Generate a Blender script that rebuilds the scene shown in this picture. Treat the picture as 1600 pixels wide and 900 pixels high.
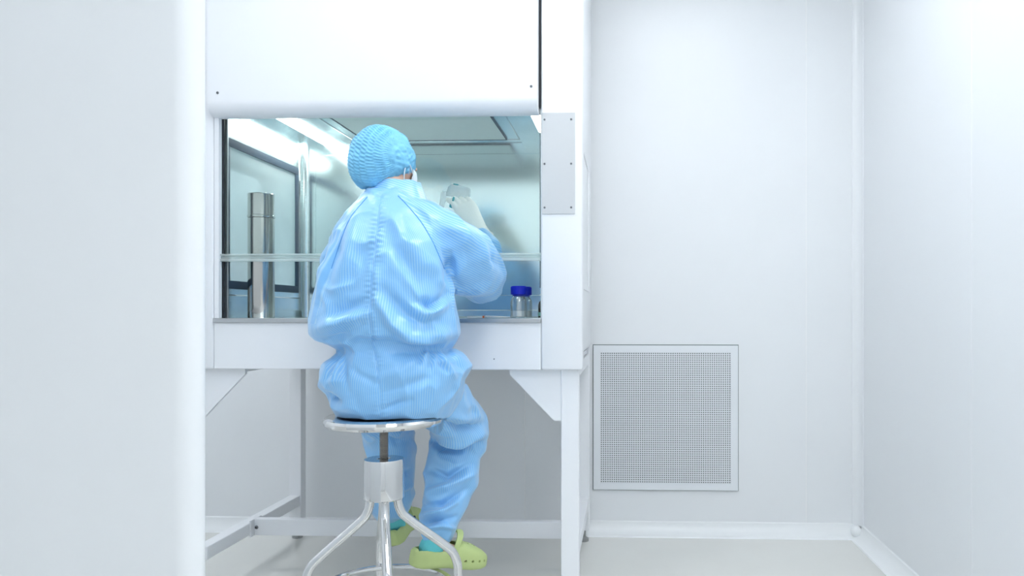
import bpy, bmesh, math, random
import numpy as np
from mathutils import Vector, Matrix, noise
from mathutils.bvhtree import BVHTree
random.seed(7)
for o in list(bpy.data.objects): bpy.data.objects.remove(o)
scn = bpy.context.scene
COL = scn.collection
PI = math.pi

# ------------------------------------------------------------------ camera
YAW = math.radians(2.3); FPX = 1180.0; ZC = 0.97
VPX, VPY = 980.0, 490.0
CXP = VPX - FPX * math.tan(YAW)
cam = bpy.data.cameras.new('camera'); camo = bpy.data.objects.new('camera', cam); COL.objects.link(camo)
cam.sensor_width = 36; cam.lens = FPX * 36 / 1600
cam.shift_x = -(CXP - 800) / 1600; cam.shift_y = (VPY - 450) / 1600
cam.clip_start = 0.05
camo.location = (0, 0, ZC); camo.rotation_euler = (PI / 2, 0, YAW)
scn.camera = camo

# ------------------------------------------------------------------ world, exposure
w = bpy.data.worlds.new('world'); scn.world = w; w.use_nodes = True
w.node_tree.nodes['Background'].inputs[0].default_value = (0.9, 0.95, 1, 1)
w.node_tree.nodes['Background'].inputs[1].default_value = 0.3
vs = scn.view_settings
vs.view_transform = 'Standard'; vs.look = 'None'; vs.gamma = 1; vs.use_curve_mapping = False
vs.exposure = 0.56
CEIL_LIGHT = 9.0       # ceiling light panels
BENCH_LAMP = 13.0      # tubes inside the bench

# ------------------------------------------------------------------ materials
MATS = {}
def lin(c):
    return tuple(((v / 12.92) if v <= .04045 else ((v + .055) / 1.055) ** 2.4) for v in c)
def mat(name, rgb, rough=.5, metal=0., spec=.5, var=.03, scale=12., bump=0., bscale=60., stretch=None, emit=0., coat=0., sheen=0.):
    """procedural principled: colour varied slightly by noise, optional fine bump"""
    if name in MATS: return MATS[name]
    m = bpy.data.materials.new(name); m.use_nodes = True; MATS[name] = m
    nt = m.node_tree; N = nt.nodes; L = nt.links; b = N['Principled BSDF']
    c = lin(rgb)
    tc = N.new('ShaderNodeTexCoord'); src = tc.outputs['Object']
    if stretch:
        mp = N.new('ShaderNodeMapping'); mp.inputs['Scale'].default_value = stretch
        L.new(src, mp.inputs['Vector']); src = mp.outputs['Vector']
    nz = N.new('ShaderNodeTexNoise'); nz.inputs['Scale'].default_value = scale; nz.inputs['Detail'].default_value = 3
    L.new(src, nz.inputs['Vector'])
    mx = N.new('ShaderNodeMixRGB')
    mx.inputs[1].default_value = (*[max(0, v * (1 - var)) for v in c], 1)
    mx.inputs[2].default_value = (*[min(1, v * (1 + var)) for v in c], 1)
    L.new(nz.outputs['Fac'], mx.inputs[0]); L.new(mx.outputs[0], b.inputs['Base Color'])
    b.inputs['Roughness'].default_value = rough; b.inputs['Metallic'].default_value = metal
    b.inputs['Specular IOR Level'].default_value = spec
    b.inputs['Coat Weight'].default_value = coat
    if sheen: b.inputs['Sheen Weight'].default_value = sheen
    if emit:
        b.inputs['Emission Color'].default_value = (*c, 1); b.inputs['Emission Strength'].default_value = emit
    if bump:
        n2 = N.new('ShaderNodeTexNoise'); n2.inputs['Scale'].default_value = bscale; n2.inputs['Detail'].default_value = 4
        L.new(src, n2.inputs['Vector'])
        bp = N.new('ShaderNodeBump'); bp.inputs['Strength'].default_value = bump; bp.inputs['Distance'].default_value = .004
        L.new(n2.outputs['Fac'], bp.inputs['Height']); L.new(bp.outputs[0], b.inputs['Normal'])
    return m
def glassmat(name, rgb, gloss=.12, rough=.03, haze=0., fres=.7):
    m = bpy.data.materials.new(name); m.use_nodes = True; MATS[name] = m
    nt = m.node_tree; N = nt.nodes; L = nt.links
    for n in list(N): N.remove(n)
    out = N.new('ShaderNodeOutputMaterial')
    tr = N.new('ShaderNodeBsdfTransparent'); tr.inputs[0].default_value = (*lin(rgb), 1)
    gl = N.new('ShaderNodeBsdfGlossy'); gl.inputs['Roughness'].default_value = rough; gl.inputs[0].default_value = (.95, .97, 1, 1)
    lw = N.new('ShaderNodeLayerWeight'); lw.inputs[0].default_value = .25
    nz = N.new('ShaderNodeTexNoise'); nz.inputs['Scale'].default_value = 6
    mm = N.new('ShaderNodeMath'); mm.operation = 'MULTIPLY_ADD'; mm.inputs[1].default_value = fres; mm.inputs[2].default_value = gloss * .35
    L.new(lw.outputs['Fresnel'], mm.inputs[0])
    mix = N.new('ShaderNodeMixShader'); L.new(mm.outputs[0], mix.inputs[0])
    base = tr.outputs[0]
    if haze:
        df = N.new('ShaderNodeBsdfDiffuse'); df.inputs[0].default_value = (*lin((.93, .96, .96)), 1)
        m2 = N.new('ShaderNodeMixShader'); m3 = N.new('ShaderNodeMath'); m3.operation = 'MULTIPLY_ADD'
        m3.inputs[1].default_value = haze * .2; m3.inputs[2].default_value = haze * .9
        L.new(nz.outputs['Fac'], m3.inputs[0]); L.new(m3.outputs[0], m2.inputs[0])
        L.new(tr.outputs[0], m2.inputs[1]); L.new(df.outputs[0], m2.inputs[2]); base = m2.outputs[0]
    L.new(base, mix.inputs[1]); L.new(gl.outputs[0], mix.inputs[2]); L.new(mix.outputs[0], out.inputs[0])
    return m
def emitmat(name, rgb, s):
    m = bpy.data.materials.new(name); m.use_nodes = True; MATS[name] = m
    nt = m.node_tree; N = nt.nodes
    for n in list(N): N.remove(n)
    out = N.new('ShaderNodeOutputMaterial'); e = N.new('ShaderNodeEmission')
    e.inputs[0].default_value = (*lin(rgb), 1); e.inputs[1].default_value = s
    nt.links.new(e.outputs[0], out.inputs[0]); return m

WALL = mat('wall_panel_coating', (.945, .955, .965), .32, spec=.4, var=.012, scale=3)
JOINT = mat('silicone_joint', (.985, .988, .99), .5)
TRIM = mat('cove_trim', (.96, .97, .975), .35, var=.01)
FLOOR = mat('epoxy_floor', (.90, .90, .882), .22, spec=.5, var=.03, scale=4, bump=.02, bscale=30)
CEIL = mat('ceiling_panel', (.95, .955, .96), .6, var=.01)
WHITE = mat('white_powder_coat', (.955, .962, .975), .35, spec=.45, var=.008, scale=5, bump=.01, bscale=300)
STEEL = mat('stainless_sheet', (.88, .92, .925), .24, 1., var=.06, scale=2.5, bump=.03, bscale=6, stretch=(1, 1, 3))
STEELC = mat('stainless_ceiling', (.80, .865, .885), .24, 1., var=.08, scale=6, bump=.06, bscale=9)
STEELM = mat('stainless_edge', (.74, .75, .76), .38, 1., var=.05, scale=20, stretch=(1, 12, 12))
CHROME = mat('polished_steel', (.86, .86, .86), .07, 1., var=.03, scale=14)
CANM = mat('canister_steel', (.78, .77, .75), .16, 1., var=.1, scale=18, stretch=(3, 3, .3), bump=.03, bscale=20)
THREAD = mat('dark_thread_steel', (.66, .64, .62), .28, 1., var=.2, scale=80)
GASKET = mat('blue_grey_gasket', (.24, .31, .38), .6, spec=.25, var=.1, scale=20)
STEELB = mat('stainless_back', (.91, .945, .945), .17, 1., var=.05, scale=2.5)
BLACK = mat('black_guide', (.07, .09, .13), .3, var=.1)
PLATE = mat('brushed_grey_plate', (.80, .81, .82), .45, .25, var=.02, scale=40, stretch=(1, 1, 20))
SCREW = mat('screw_metal', (.55, .56, .58), .35, 1.)
DARK = mat('dark_socket', (.12, .12, .13), .5)
FILTER = mat('filter_face', (.96, .985, .975), .6, var=.02, scale=30)
VENTW = mat('vent_paint', (.93, .945, .96), .4, var=.01)
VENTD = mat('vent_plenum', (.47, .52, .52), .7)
GLASS = glassmat('sash_glass', (.985, 1, .995), .05)
GLASSR = glassmat('sash_rail_clear', (.97, 1, .99), .0, .3, haze=.42, fres=.4)
WPANE = glassmat('window_glass', (.93, .975, .98), .03, fres=.12, haze=.35)
BOTTLE = glassmat('clear_glassware', (.975, .985, .985), .3, .05, haze=.06, fres=.5)
FLASKM = glassmat('clear_plastic', (.985, .99, .995), .3, .06, haze=.34, fres=.55)
LIQ = mat('clear_grey_liquid', (.93, .93, .92), .25)
AMBER = mat('amber_glass', (.20, .09, .05), .1, coat=.5)
BLUECAP = mat('blue_cap', (.02, .13, .78), .4)
TEAL = mat('teal_plastic', (.02, .62, .66), .4)
RUBBER = mat('grey_foot', (.62, .63, .63), .6)
SKIN = mat('skin', (.87, .71, .62), .5, var=.04, scale=30)
MASKM = mat('mask_white', (.94, .97, .98), .8, bump=.1, bscale=250)
GLOVE = mat('white_glove', (.965, .97, .955), .45, var=.02, bump=.15, bscale=90)
SOCK = mat('teal_sock', (.42, .83, .86), .8, bump=.3, bscale=300)
CLOG = mat('lime_foam', (.76, .83, .56), .55, var=.03, scale=20)
CLOGD = mat('clog_rivet', (.10, .12, .12), .4)
CAPM = mat('cap_nonwoven', (.50, .79, .94), .5, var=.12, scale=50, bump=.35, bscale=160)
TAG = mat('wrapper_white', (.96, .96, .95), .4)
ORANGE = mat('orange_mark', (.95, .45, .2), .5)
LAMP = emitmat('tube_lamp', (.98, 1, 1), BENCH_LAMP)
PANEL = emitmat('light_diffuser', (.965, .985, 1), CEIL_LIGHT)

def cloth_material():
    m = bpy.data.materials.new('striped_coverall'); m.use_nodes = True
    nt = m.node_tree; N = nt.nodes; L = nt.links; b = N['Principled BSDF']
    at = N.new('ShaderNodeAttribute'); at.attribute_name = 'stripe'
    mu = N.new('ShaderNodeMath'); mu.operation = 'MULTIPLY'; mu.inputs[1].default_value = 2 * PI / .0064
    L.new(at.outputs['Fac'], mu.inputs[0])
    si = N.new('ShaderNodeMath'); si.operation = 'SINE'; L.new(mu.outputs[0], si.inputs[0])
    mr = N.new('ShaderNodeMapRange'); mr.inputs['From Min'].default_value = .1; mr.inputs['From Max'].default_value = .95
    L.new(si.outputs[0], mr.inputs['Value'])
    mx = N.new('ShaderNodeMixRGB'); mx.inputs[1].default_value = (*lin((.495, .748, .96)), 1); mx.inputs[2].default_value = (*lin((.64, .825, .97)), 1)
    L.new(mr.outputs[0], mx.inputs[0])
    L.new(mx.outputs[0], b.inputs['Base Color'])
    b.inputs['Roughness'].default_value = .32; b.inputs['Specular IOR Level'].default_value = .6
    b.inputs['Sheen Weight'].default_value = .25
    tc = N.new('ShaderNodeTexCoord'); n2 = N.new('ShaderNodeTexNoise'); n2.inputs['Scale'].default_value = 22; n2.inputs['Detail'].default_value = 5
    L.new(tc.outputs['Object'], n2.inputs['Vector'])
    bp = N.new('ShaderNodeBump'); bp.inputs['Strength'].default_value = .22; bp.inputs['Distance'].default_value = .01
    L.new(n2.outputs['Fac'], bp.inputs['Height']); L.new(bp.outputs[0], b.inputs['Normal'])
    return m
CLOTH = cloth_material()
SEAM = mat('seam_thread', (.30, .60, .88), .6)

# ------------------------------------------------------------------ mesh helpers
def link(name, me, m, parent=None, smooth=True):
    o = bpy.data.objects.new(name, me); COL.objects.link(o)
    if m and not me.materials: me.materials.append(m)
    if parent: o.parent = parent
    if smooth:
        me.shade_smooth() if hasattr(me, 'shade_smooth') else None
    return o
def build(name, bm, m, parent=None, smooth=True, angle=28):
    bmesh.ops.recalc_face_normals(bm, faces=bm.faces)
    me = bpy.data.meshes.new(name); bm.to_mesh(me); bm.free()
    o = link(name, me, m, parent, False)
    if smooth:
        me.polygons.foreach_set('use_smooth', [True] * len(me.polygons))
        try: me.set_sharp_from_angle(angle=math.radians(angle))
        except Exception: pass
    return o
def empty(name, loc=(0, 0, 0)):
    o = bpy.data.objects.new(name, None); COL.objects.link(o); o.empty_display_size = .05
    o.location = loc; return o
def tag(o, label, cat, group=None):
    o['label'] = label; o['category'] = cat
    if group: o['group'] = group
    return o
def structure(o):
    o['kind'] = 'structure'; return o
def box(bm, x0, x1, y0, y1, z0, z1, bev=0., seg=2):
    t = bmesh.new()
    v = [t.verts.new((x, y, z)) for x in (x0, x1) for y in (y0, y1) for z in (z0, z1)]
    for f in ((0, 1, 3, 2), (4, 6, 7, 5), (0, 4, 5, 1), (2, 3, 7, 6), (0, 2, 6, 4), (1, 5, 7, 3)):
        t.faces.new([v[i] for i in f])
    if bev:
        bmesh.ops.bevel(t, geom=list(t.edges) + list(t.verts), offset=bev, segments=seg, affect='EDGES', profile=.5)
    merge(bm, t)
def merge(bm, t):
    me = bpy.data.meshes.new('tmp'); t.to_mesh(me); t.free(); bm.from_mesh(me); bpy.data.meshes.remove(me)
def boxo(name, dims, m, parent=None, bev=.0015, off=None):
    bm = bmesh.new(); box(bm, *dims, bev=bev); o = build(name, bm, m, None, angle=18)
    if parent: setpar(o, parent)
    return o
def setpar(o, p):
    """parent keeping world geometry: meshes are authored in world space"""
    o.parent = p; o.matrix_parent_inverse = p.matrix_world.inverted() if p.type != 'EMPTY' else Matrix.Translation(p.location).inverted()
    return o
def prism(bm, pts, axis, a, b):
    """extrude 2-D polygon; axis 'x': pts=(y,z); 'y': pts=(x,z); 'z': pts=(x,y)"""
    def p(u, v, t): return {'x': (t, u, v), 'y': (u, t, v), 'z': (u, v, t)}[axis]
    A = [bm.verts.new(p(u, v, a)) for u, v in pts]; B = [bm.verts.new(p(u, v, b)) for u, v in pts]
    n = len(pts); bm.faces.new(A); bm.faces.new(B[::-1])
    for i in range(n): bm.faces.new((A[i], B[i], B[(i + 1) % n], A[(i + 1) % n]))
def smooth_path(pts, n=8):
    P = [Vector(p) for p in pts]; out = []
    for i in range(len(P) - 1):
        p0 = P[max(i - 1, 0)]; p1 = P[i]; p2 = P[i + 1]; p3 = P[min(i + 2, len(P) - 1)]
        for k in range(n):
            t = k / n
            out.append(.5 * ((2 * p1) + (p2 - p0) * t + (2 * p0 - 5 * p1 + 4 * p2 - p3) * t * t + (3 * p1 - p0 - 3 * p2 + p3) * t ** 3))
    out.append(P[-1]); return out
def tube(bm, pts, r, seg=14, closed=False, caps=True):
    P = [Vector(p) for p in pts]; n = len(P)
    R = r if isinstance(r, (list, tuple)) else [r] * n
    rings = []; up = None
    for i in range(n):
        if closed: d = (P[(i + 1) % n] - P[i - 1]).normalized()
        else: d = (P[min(i + 1, n - 1)] - P[max(i - 1, 0)]).normalized()
        if up is None:
            up = Vector((0, 0, 1)) if abs(d.z) < .9 else Vector((0, 1, 0))
        s = d.cross(up).normalized(); up = s.cross(d).normalized()
        rings.append([bm.verts.new(P[i] + (s * math.cos(a) + up * math.sin(a)) * R[i]) for a in [2 * PI * k / seg for k in range(seg)]])
    m = n if closed else n - 1
    for i in range(m):
        A = rings[i]; B = rings[(i + 1) % n]
        for k in range(seg): bm.faces.new((A[k], A[(k + 1) % seg], B[(k + 1) % seg], B[k]))
    if caps and not closed: bm.faces.new(rings[0][::-1]); bm.faces.new(rings[-1])
def lathe(bm, prof, c=(0, 0, 0), seg=48, M=None):
    c = Vector(c); rings = []
    for r, z in prof:
        if r < 1e-6: rings.append([bm.verts.new((M @ Vector((0, 0, z)) if M else Vector((0, 0, z))) + c)])
        else:
            ring = []
            for k in range(seg):
                a = 2 * PI * k / seg; p = Vector((r * math.cos(a), r * math.sin(a), z))
                ring.append(bm.verts.new((M @ p if M else p) + c))
            rings.append(ring)
    for A, B in zip(rings, rings[1:]):
        if len(A) == 1 and len(B) == 1: continue
        for k in range(seg):
            k2 = (k + 1) % seg
            if len(A) == 1: bm.faces.new((A[0], B[k], B[k2]))
            elif len(B) == 1: bm.faces.new((A[k], B[0], A[k2]))
            else: bm.faces.new((A[k], B[k], B[k2], A[k2]))
    if len(rings[0]) > 1: bm.faces.new(rings[0][::-1])
    if len(rings[-1]) > 1: bm.faces.new(rings[-1])
def loft(bm, rings):
    V = [[bm.verts.new(p) for p in r] for r in rings]; n = len(V[0])
    for A, B in zip(V, V[1:]):
        for k in range(n): bm.faces.new((A[k], A[(k + 1) % n], B[(k + 1) % n], B[k]))
    bm.faces.new(V[0][::-1]); bm.faces.new(V[-1])
def limb(bm, pts, seg=24, n=6, hint=(0, -1, 0)):
    """pts: (pos, r_a, r_b): r_a across the hint direction, r_b along it; round caps"""
    P = smooth_path([p[0] for p in pts], n)
    Ra = np.interp(np.linspace(0, len(pts) - 1, len(P)), range(len(pts)), [p[1] for p in pts])
    Rb = np.interp(np.linspace(0, len(pts) - 1, len(P)), range(len(pts)), [p[2] for p in pts])
    rings = []; h = Vector(hint)
    N = len(P)
    def ring(c, d, ra, rb):
        b = (h - d * h.dot(d))
        if b.length < .15: b = Vector((1, 0, 0)) - d * d.x
        b.normalize(); a = d.cross(b).normalized()
        return [c + a * (ra * math.cos(t)) + b * (rb * math.sin(t)) for t in [2 * PI * k / seg for k in range(seg)]]
    for i in range(N):
        d = (P[min(i + 1, N - 1)] - P[max(i - 1, 0)]).normalized()
        if i == 0:
            for q in (.3, .75): rings.append(ring(P[0] - d * (min(Ra[0], Rb[0]) * math.sqrt(1 - q * q) * .6), d, Ra[0] * q, Rb[0] * q))
        rings.append(ring(P[i], d, Ra[i], Rb[i]))
        if i == N - 1:
            for q in (.75, .3): rings.append(ring(P[i] + d * (min(Ra[i], Rb[i]) * math.sqrt(1 - q * q) * .6), d, Ra[i] * q, Rb[i] * q))
    loft(bm, rings)
def ellipsoid(bm, c, r, M=None, seg=24):
    prof = [(math.sin(t) if 0 < t < PI else 0., -math.cos(t)) for t in np.linspace(0, PI, seg // 2 + 1)]
    prof = [(0 if i in (0, len(prof) - 1) else p[0], p[1]) for i, p in enumerate(prof)]
    S = Matrix.Diagonal((*r,)).to_3x3()
    lathe(bm, prof, c, seg, (M.to_3x3() if M else Matrix.Identity(3)) @ S)
def remesh(bm, voxel, smooth=6, factor=.5):
    """union of overlapping closed shells into one continuous skin; returns a mesh"""
    bmesh.ops.recalc_face_normals(bm, faces=bm.faces)
    me = bpy.data.meshes.new('tmp'); bm.to_mesh(me); bm.free()
    o = bpy.data.objects.new('tmp', me); COL.objects.link(o)
    r = o.modifiers.new('r', 'REMESH'); r.mode = 'VOXEL'; r.voxel_size = voxel; r.adaptivity = 0
    if smooth:
        s = o.modifiers.new('s', 'SMOOTH'); s.iterations = smooth; s.factor = factor
    dg = bpy.context.evaluated_depsgraph_get()
    out = bpy.data.meshes.new_from_object(o.evaluated_get(dg), depsgraph=dg)
    bpy.data.objects.remove(o); bpy.data.meshes.remove(me)
    return out
def finish(name, me, m, parent=None):
    me.name = name; me.materials.clear(); me.materials.append(m)
    me.polygons.foreach_set('use_smooth', [True] * len(me.polygons))
    o = bpy.data.objects.new(name, me); COL.objects.link(o)
    if parent: setpar(o, parent)
    return o
def B(name, m, parent, fn, **k):
    bm = bmesh.new(); fn(bm); o = build(name, bm, m, None, **k)
    if parent: setpar(o, parent)
    return o

# photo measurement -> metres at a chosen real depth Y
CS, SN = math.cos(YAW), math.sin(YAW)
def at(px, py, Y):
    t = (px - CXP) / FPX
    X = (t * Y * CS - Y * SN) / (CS + t * SN); d = -X * SN + Y * CS
    return Vector((X, Y, ZC - (py - VPY) / FPX * d))

# ------------------------------------------------------------------ room
XL, XR, YB, YF, ZT = -2.65, 1.016, 3.33, -1.7, 2.7
structure(boxo('floor', (XL - .1, XR + .1, YF - .1, YB + .1, -.06, 0), FLOOR, bev=0))
structure(boxo('ceiling', (XL - .1, XR + .1, YF - .1, YB + .1, ZT, ZT + .06), CEIL, bev=0))
def panel_wall(name, axis, cuts, face, outward, hole=None):
    base = bmesh.new(); t = .05
    lo, hi = cuts[0], cuts[-1]
    a, b = sorted((face + outward * .0010, face + outward * t))
    if axis == 'x': box(base, lo, hi, a, b, 0, ZT)
    else: box(base, a, b, lo, hi, 0, ZT)
    o = structure(build(name, base, JOINT))
    for c0, c1 in zip(cuts, cuts[1:]):
        p, q = sorted((face, face + outward * .0045))
        d = (c0 + .0012, c1 - .0012, p, q, .001, ZT - .001) if axis == 'x' else (p, q, c0 + .0012, c1 - .0012, .001, ZT - .001)
        setpar(boxo('wall_panel', d, WALL, None, bev=.0011), o)
    return o
panel_wall('wall_back', 'x', [XL, -1.478, -.453, .781, XR], YB, 1)
panel_wall('wall_right', 'y', [YF, -.2, 1.03, 2.273, YB], XR, 1)
panel_wall('wall_left', 'y', [YF, -.2, 1.03, 2.273, YB], XL, -1)
panel_wall('wall_front', 'x', [XL, -1.4, -.2, XR], YF, -1)
# foreground partition with a bullnose end, left of the view
def part(bm):
    y0, y1, xe = 1.14, 1.2, -.672; r = (y1 - y0) / 2
    pts = [(XL, y0)] + [(xe - r + r * math.sin(a), (y0 + y1) / 2 - r * math.cos(a)) for a in np.linspace(0, PI, 15)] + [(XL, y1)]
    prism(bm, pts, 'z', 0, ZT)
structure(B('wall_partition', WALL, None, part))
# coved skirting
def cove(n=8, h=.058):
    return [(0, 0), (h, 0)] + [(h - h * math.sin(a) * .92, h - h * math.cos(a) * .92) for a in np.linspace(.08, PI / 2 - .08, n)] + [(0, h)]
structure(B('baseboard_back', TRIM, None, lambda bm: prism(bm, [(YB - u, v) for u, v in cove()], 'x', XL, XR - .03)))
structure(B('baseboard_right', TRIM, None, lambda bm: prism(bm, [(XR - u, v) for u, v in cove()], 'y', YF, YB - .03)))
structure(B('baseboard_left', TRIM, None, lambda bm: prism(bm, [(XL + u, v) for u, v in cove()], 'y', YF, YB - .03)))
structure(B('trim_1', WALL, None, lambda bm: prism(bm, [(XR - u, YB - v) for u, v in cove(10, .04)], 'z', .05, ZT)))
def cornerpiece(bm):
    ellipsoid(bm, (XR - .028, YB - .028, .03), (.024, .024, .026))
structure(B('trim_2', TRIM, None, cornerpiece))

# ceiling light panels (out of view, the room's light)
for i, (x, y, h) in enumerate([(.3, 2.0, .3), (.35, .5, .3), (-.8, 1.54, .22), (-2.05, 2.6, .3), (.35, -.9, .3), (-.95, -1.2, .2)]):  # last panel is an added light that brightens the foreground partition
    e = empty('ceiling_light', (x, y, ZT)); tag(e, 'square white ceiling light panel ' + ['above the return air grille', 'above the open floor on the right', 'above the seated person', 'left of the clean bench', 'behind the camera on the right', 'behind the camera, added to lighten the foreground partition'][i], 'ceiling light', 'ceiling light panels')
    def fr(bm, x=x, y=y, h=h):
        g = h + .02
        for d in ((x - g, x + g, y - g, y - h), (x - g, x + g, y + h, y + g), (x - g, x - h, y - h, y + h), (x + h, x + g, y - h, y + h)):
            box(bm, *d, ZT - .022, ZT - .0005)
    B('light_frame', WHITE, e, fr)
    setpar(boxo('diffuser', (x - h, x + h, y - h, y + h, ZT - .018, ZT - .001), PANEL, bev=0), e)

# ------------------------------------------------------------------ vent grille on back wall
def make_vent():
    x0, x1, z0, z1 = -.152, .487, .193, .834
    e = empty('return_air_grille', ((x0 + x1) / 2, YB, z0)); tag(e, 'square white perforated metal return air grille low on the back wall', 'vent')
    f = .034; yf = YB - .012
    gap = .0035
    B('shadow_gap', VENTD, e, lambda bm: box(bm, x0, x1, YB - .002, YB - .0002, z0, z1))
    hx0, hx1, hz0, hz1 = x0 + f, x1 - f, z0 + f, z1 - f
    for d in ((x0 + gap, hx0, z0 + gap, z1 - gap), (hx1, x1 - gap, z0 + gap, z1 - gap), (hx0, hx1, z0 + gap, hz0), (hx0, hx1, hz1, z1 - gap)):
        setpar(boxo('frame_side', (d[0], d[1], yf, YB - .001, d[2], d[3]), VENTW, bev=.0006), e)
    n = 60
    def perf(bm):
        px = (hx1 - hx0) / n; pz = (hz1 - hz0) / n
        G = [[bm.verts.new((hx0 + i * px, yf + .0005, hz0 + j * pz)) for i in range(n + 1)] for j in range(n + 1)]
        for j in range(n):
            for i in range(n):
                cx, cz = hx0 + (i + .5) * px, hz0 + (j + .5) * pz; r = .0029
                ring = [bm.verts.new((cx + r * math.cos(a), yf + .0005, cz + r * math.sin(a))) for a in [PI / 4 * k + PI / 8 for k in range(8)]]
                ins = [bm.verts.new((v.co.x, yf + .0025, v.co.z)) for v in ring]
                c = [G[j][i + 1], G[j + 1][i + 1], G[j + 1][i], G[j][i]]  # br, tr, tl, bl
                tr, tl, bl, br = c[1], c[2], c[3], c[0]
                bm.faces.new((br, tr, ring[0], ring[7])); bm.faces.new((tr, tl, ring[2], ring[1])); bm.faces.new((tl, bl, ring[4], ring[3])); bm.faces.new((bl, br, ring[6], ring[5]))
                bm.faces.new((tr, ring[1], ring[0])); bm.faces.new((tl, ring[3], ring[2])); bm.faces.new((bl, ring[5], ring[4])); bm.faces.new((br, ring[7], ring[6]))
                for k in range(8): bm.faces.new((ring[k], ring[(k + 1) % 8], ins[(k + 1) % 8], ins[k]))
    bm = bmesh.new(); perf(bm)
    me = bpy.data.meshes.new('perforated_panel'); bm.to_mesh(me); bm.free()
    setpar(link('perforated_panel', me, VENTW, None, False), e)
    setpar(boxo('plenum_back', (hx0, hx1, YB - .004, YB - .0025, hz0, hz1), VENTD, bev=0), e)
make_vent()

# ------------------------------------------------------------------ clean bench
BX0, BX1 = -1.343, -.275           # inner edges of the pillars
CX = (BX0 + BX1) / 2; YFR = 2.40; YRE = 3.25; ZB = .79; ZTOP = 2.5
ZW = .955; ZI = 1.668; YI = 3.04; IL, IR = -1.325, -.278
bench = empty('clean_bench', (CX, YFR, 0)); tag(bench, 'white laminar flow clean bench with stainless interior and raised glass sash', 'clean bench')
def bb(name, dims, m, bev=.0015, parent=None): return setpar(boxo(name, dims, m, bev=bev), parent or bench)
def pillar(x0, x1):
    return lambda bm: box(bm, x0, x1, YFR, YFR + .075, ZB, ZTOP, bev=.008, seg=3)
B('pillar', WHITE, bench, pillar(BX1, -.142)); B('pillar', WHITE, bench, pillar(-1.476, BX0))
# sash cover with rolled lower edge
def cover(bm):
    y0, y1, zb = 2.362, YFR + .02, 1.606; r = .045
    pts = [(y1, zb)] + [(y0 + r - r * math.sin(a), zb + r - r * math.cos(a)) for a in np.linspace(0, PI / 2, 10)] + [(y0, ZTOP), (y1, ZTOP)]
    prism(bm, pts, 'x', BX0 + .001, BX1 - .008)
B('sash_cover', WHITE, bench, cover)
def screw(p, nrm, r, parent):
    e = Matrix.Rotation(0, 3, 'X')
    q = Vector((0, 0, 1)).rotation_difference(Vector(nrm)).to_matrix()
    o = B('screw', SCREW, parent, lambda bm: lathe(bm, [(r, 0), (r, r * .25), (r * .7, r * .55), (0, r * .65)], p, 14, q))
    s = B('screw_socket', DARK, None, lambda bm: lathe(bm, [(r * .38, r * .5), (r * .38, r * .72), (0, r * .72)], p, 6, q))
    s.parent = o; s.matrix_parent_inverse = (o.matrix_parent_inverse).inverted() @ Matrix.Identity(4); s.matrix_parent_inverse = Matrix.Identity(4)
    return o
for p in (at(340, 145, 2.362), at(830, 135, 2.362)): screw(p, (0, -1, 0), .0045, bench)
bb('sash_slot', (BX1 - .0075, BX1 - .0005, YFR + .004, YFR + .03, 1.63, ZTOP), BLACK, 0)
# side, back and top casing
def side_casing(xa, xb, win):
    def f(bm):
        y0, y1, z0, z1 = YFR + .074, YRE, .835, ZTOP
        if not win: box(bm, xa, xb, y0, y1, z0, z1, bev=.002); return
        wy0, wy1, wz0, wz1 = win
        box(bm, xa, xb, y0, y1, z0, wz0); box(bm, xa, xb, y0, y1, wz1, z1); box(bm, xa, xb, y0, wy0, wz0, wz1); box(bm, xa, xb, wy1, y1, wz0, wz1)
    return f
WIN = (2.462, 2.962, 1.08, 1.527)
B('side_casing', WHITE, bench, side_casing(-1.463, -1.448, (2.47, 2.94, 1.095, 1.50)))
B('side_casing', WHITE, bench, side_casing(-.170, -.155, None))
bb('back_casing', (-1.448, -.170, YRE - .015, YRE, .835, ZTOP), WHITE)
bb('top_casing', (-1.476, -.142, YFR, YRE, ZTOP, ZTOP + .015), WHITE)
bb('window_trim', (-.1551, -.150, 2.52, 2.98, 1.055, 1.075), WHITE); bb('window_trim', (-.1551, -.150, 2.52, 2.98, 1.53, 1.55), WHITE)
bb('window_trim', (-.1551, -.150, 2.50, 2.52, 1.055, 1.55), WHITE); bb('window_trim', (-.1551, -.150, 2.98, 3.0, 1.055, 1.55), WHITE)
# apron, sill, work surface
bb('front_apron', (BX0, BX1, YFR + .004, YFR + .03, ZB, .942), WHITE, .003)
bb('front_sill', (BX0, BX1, YFR - .004, YFR + .05, .9405, ZW), STEELM, .002)
bb('work_surface', (IL, IR, YFR + .05, YI, .935, ZW - .001), STEEL, .001)
bb('under_tray', (-1.448, -.17, YFR + .03, YRE - .015, .80, .82), WHITE, .002)
screw(at(772, 561, YFR + .004), (0, -1, 0), .0022, bench)
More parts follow.
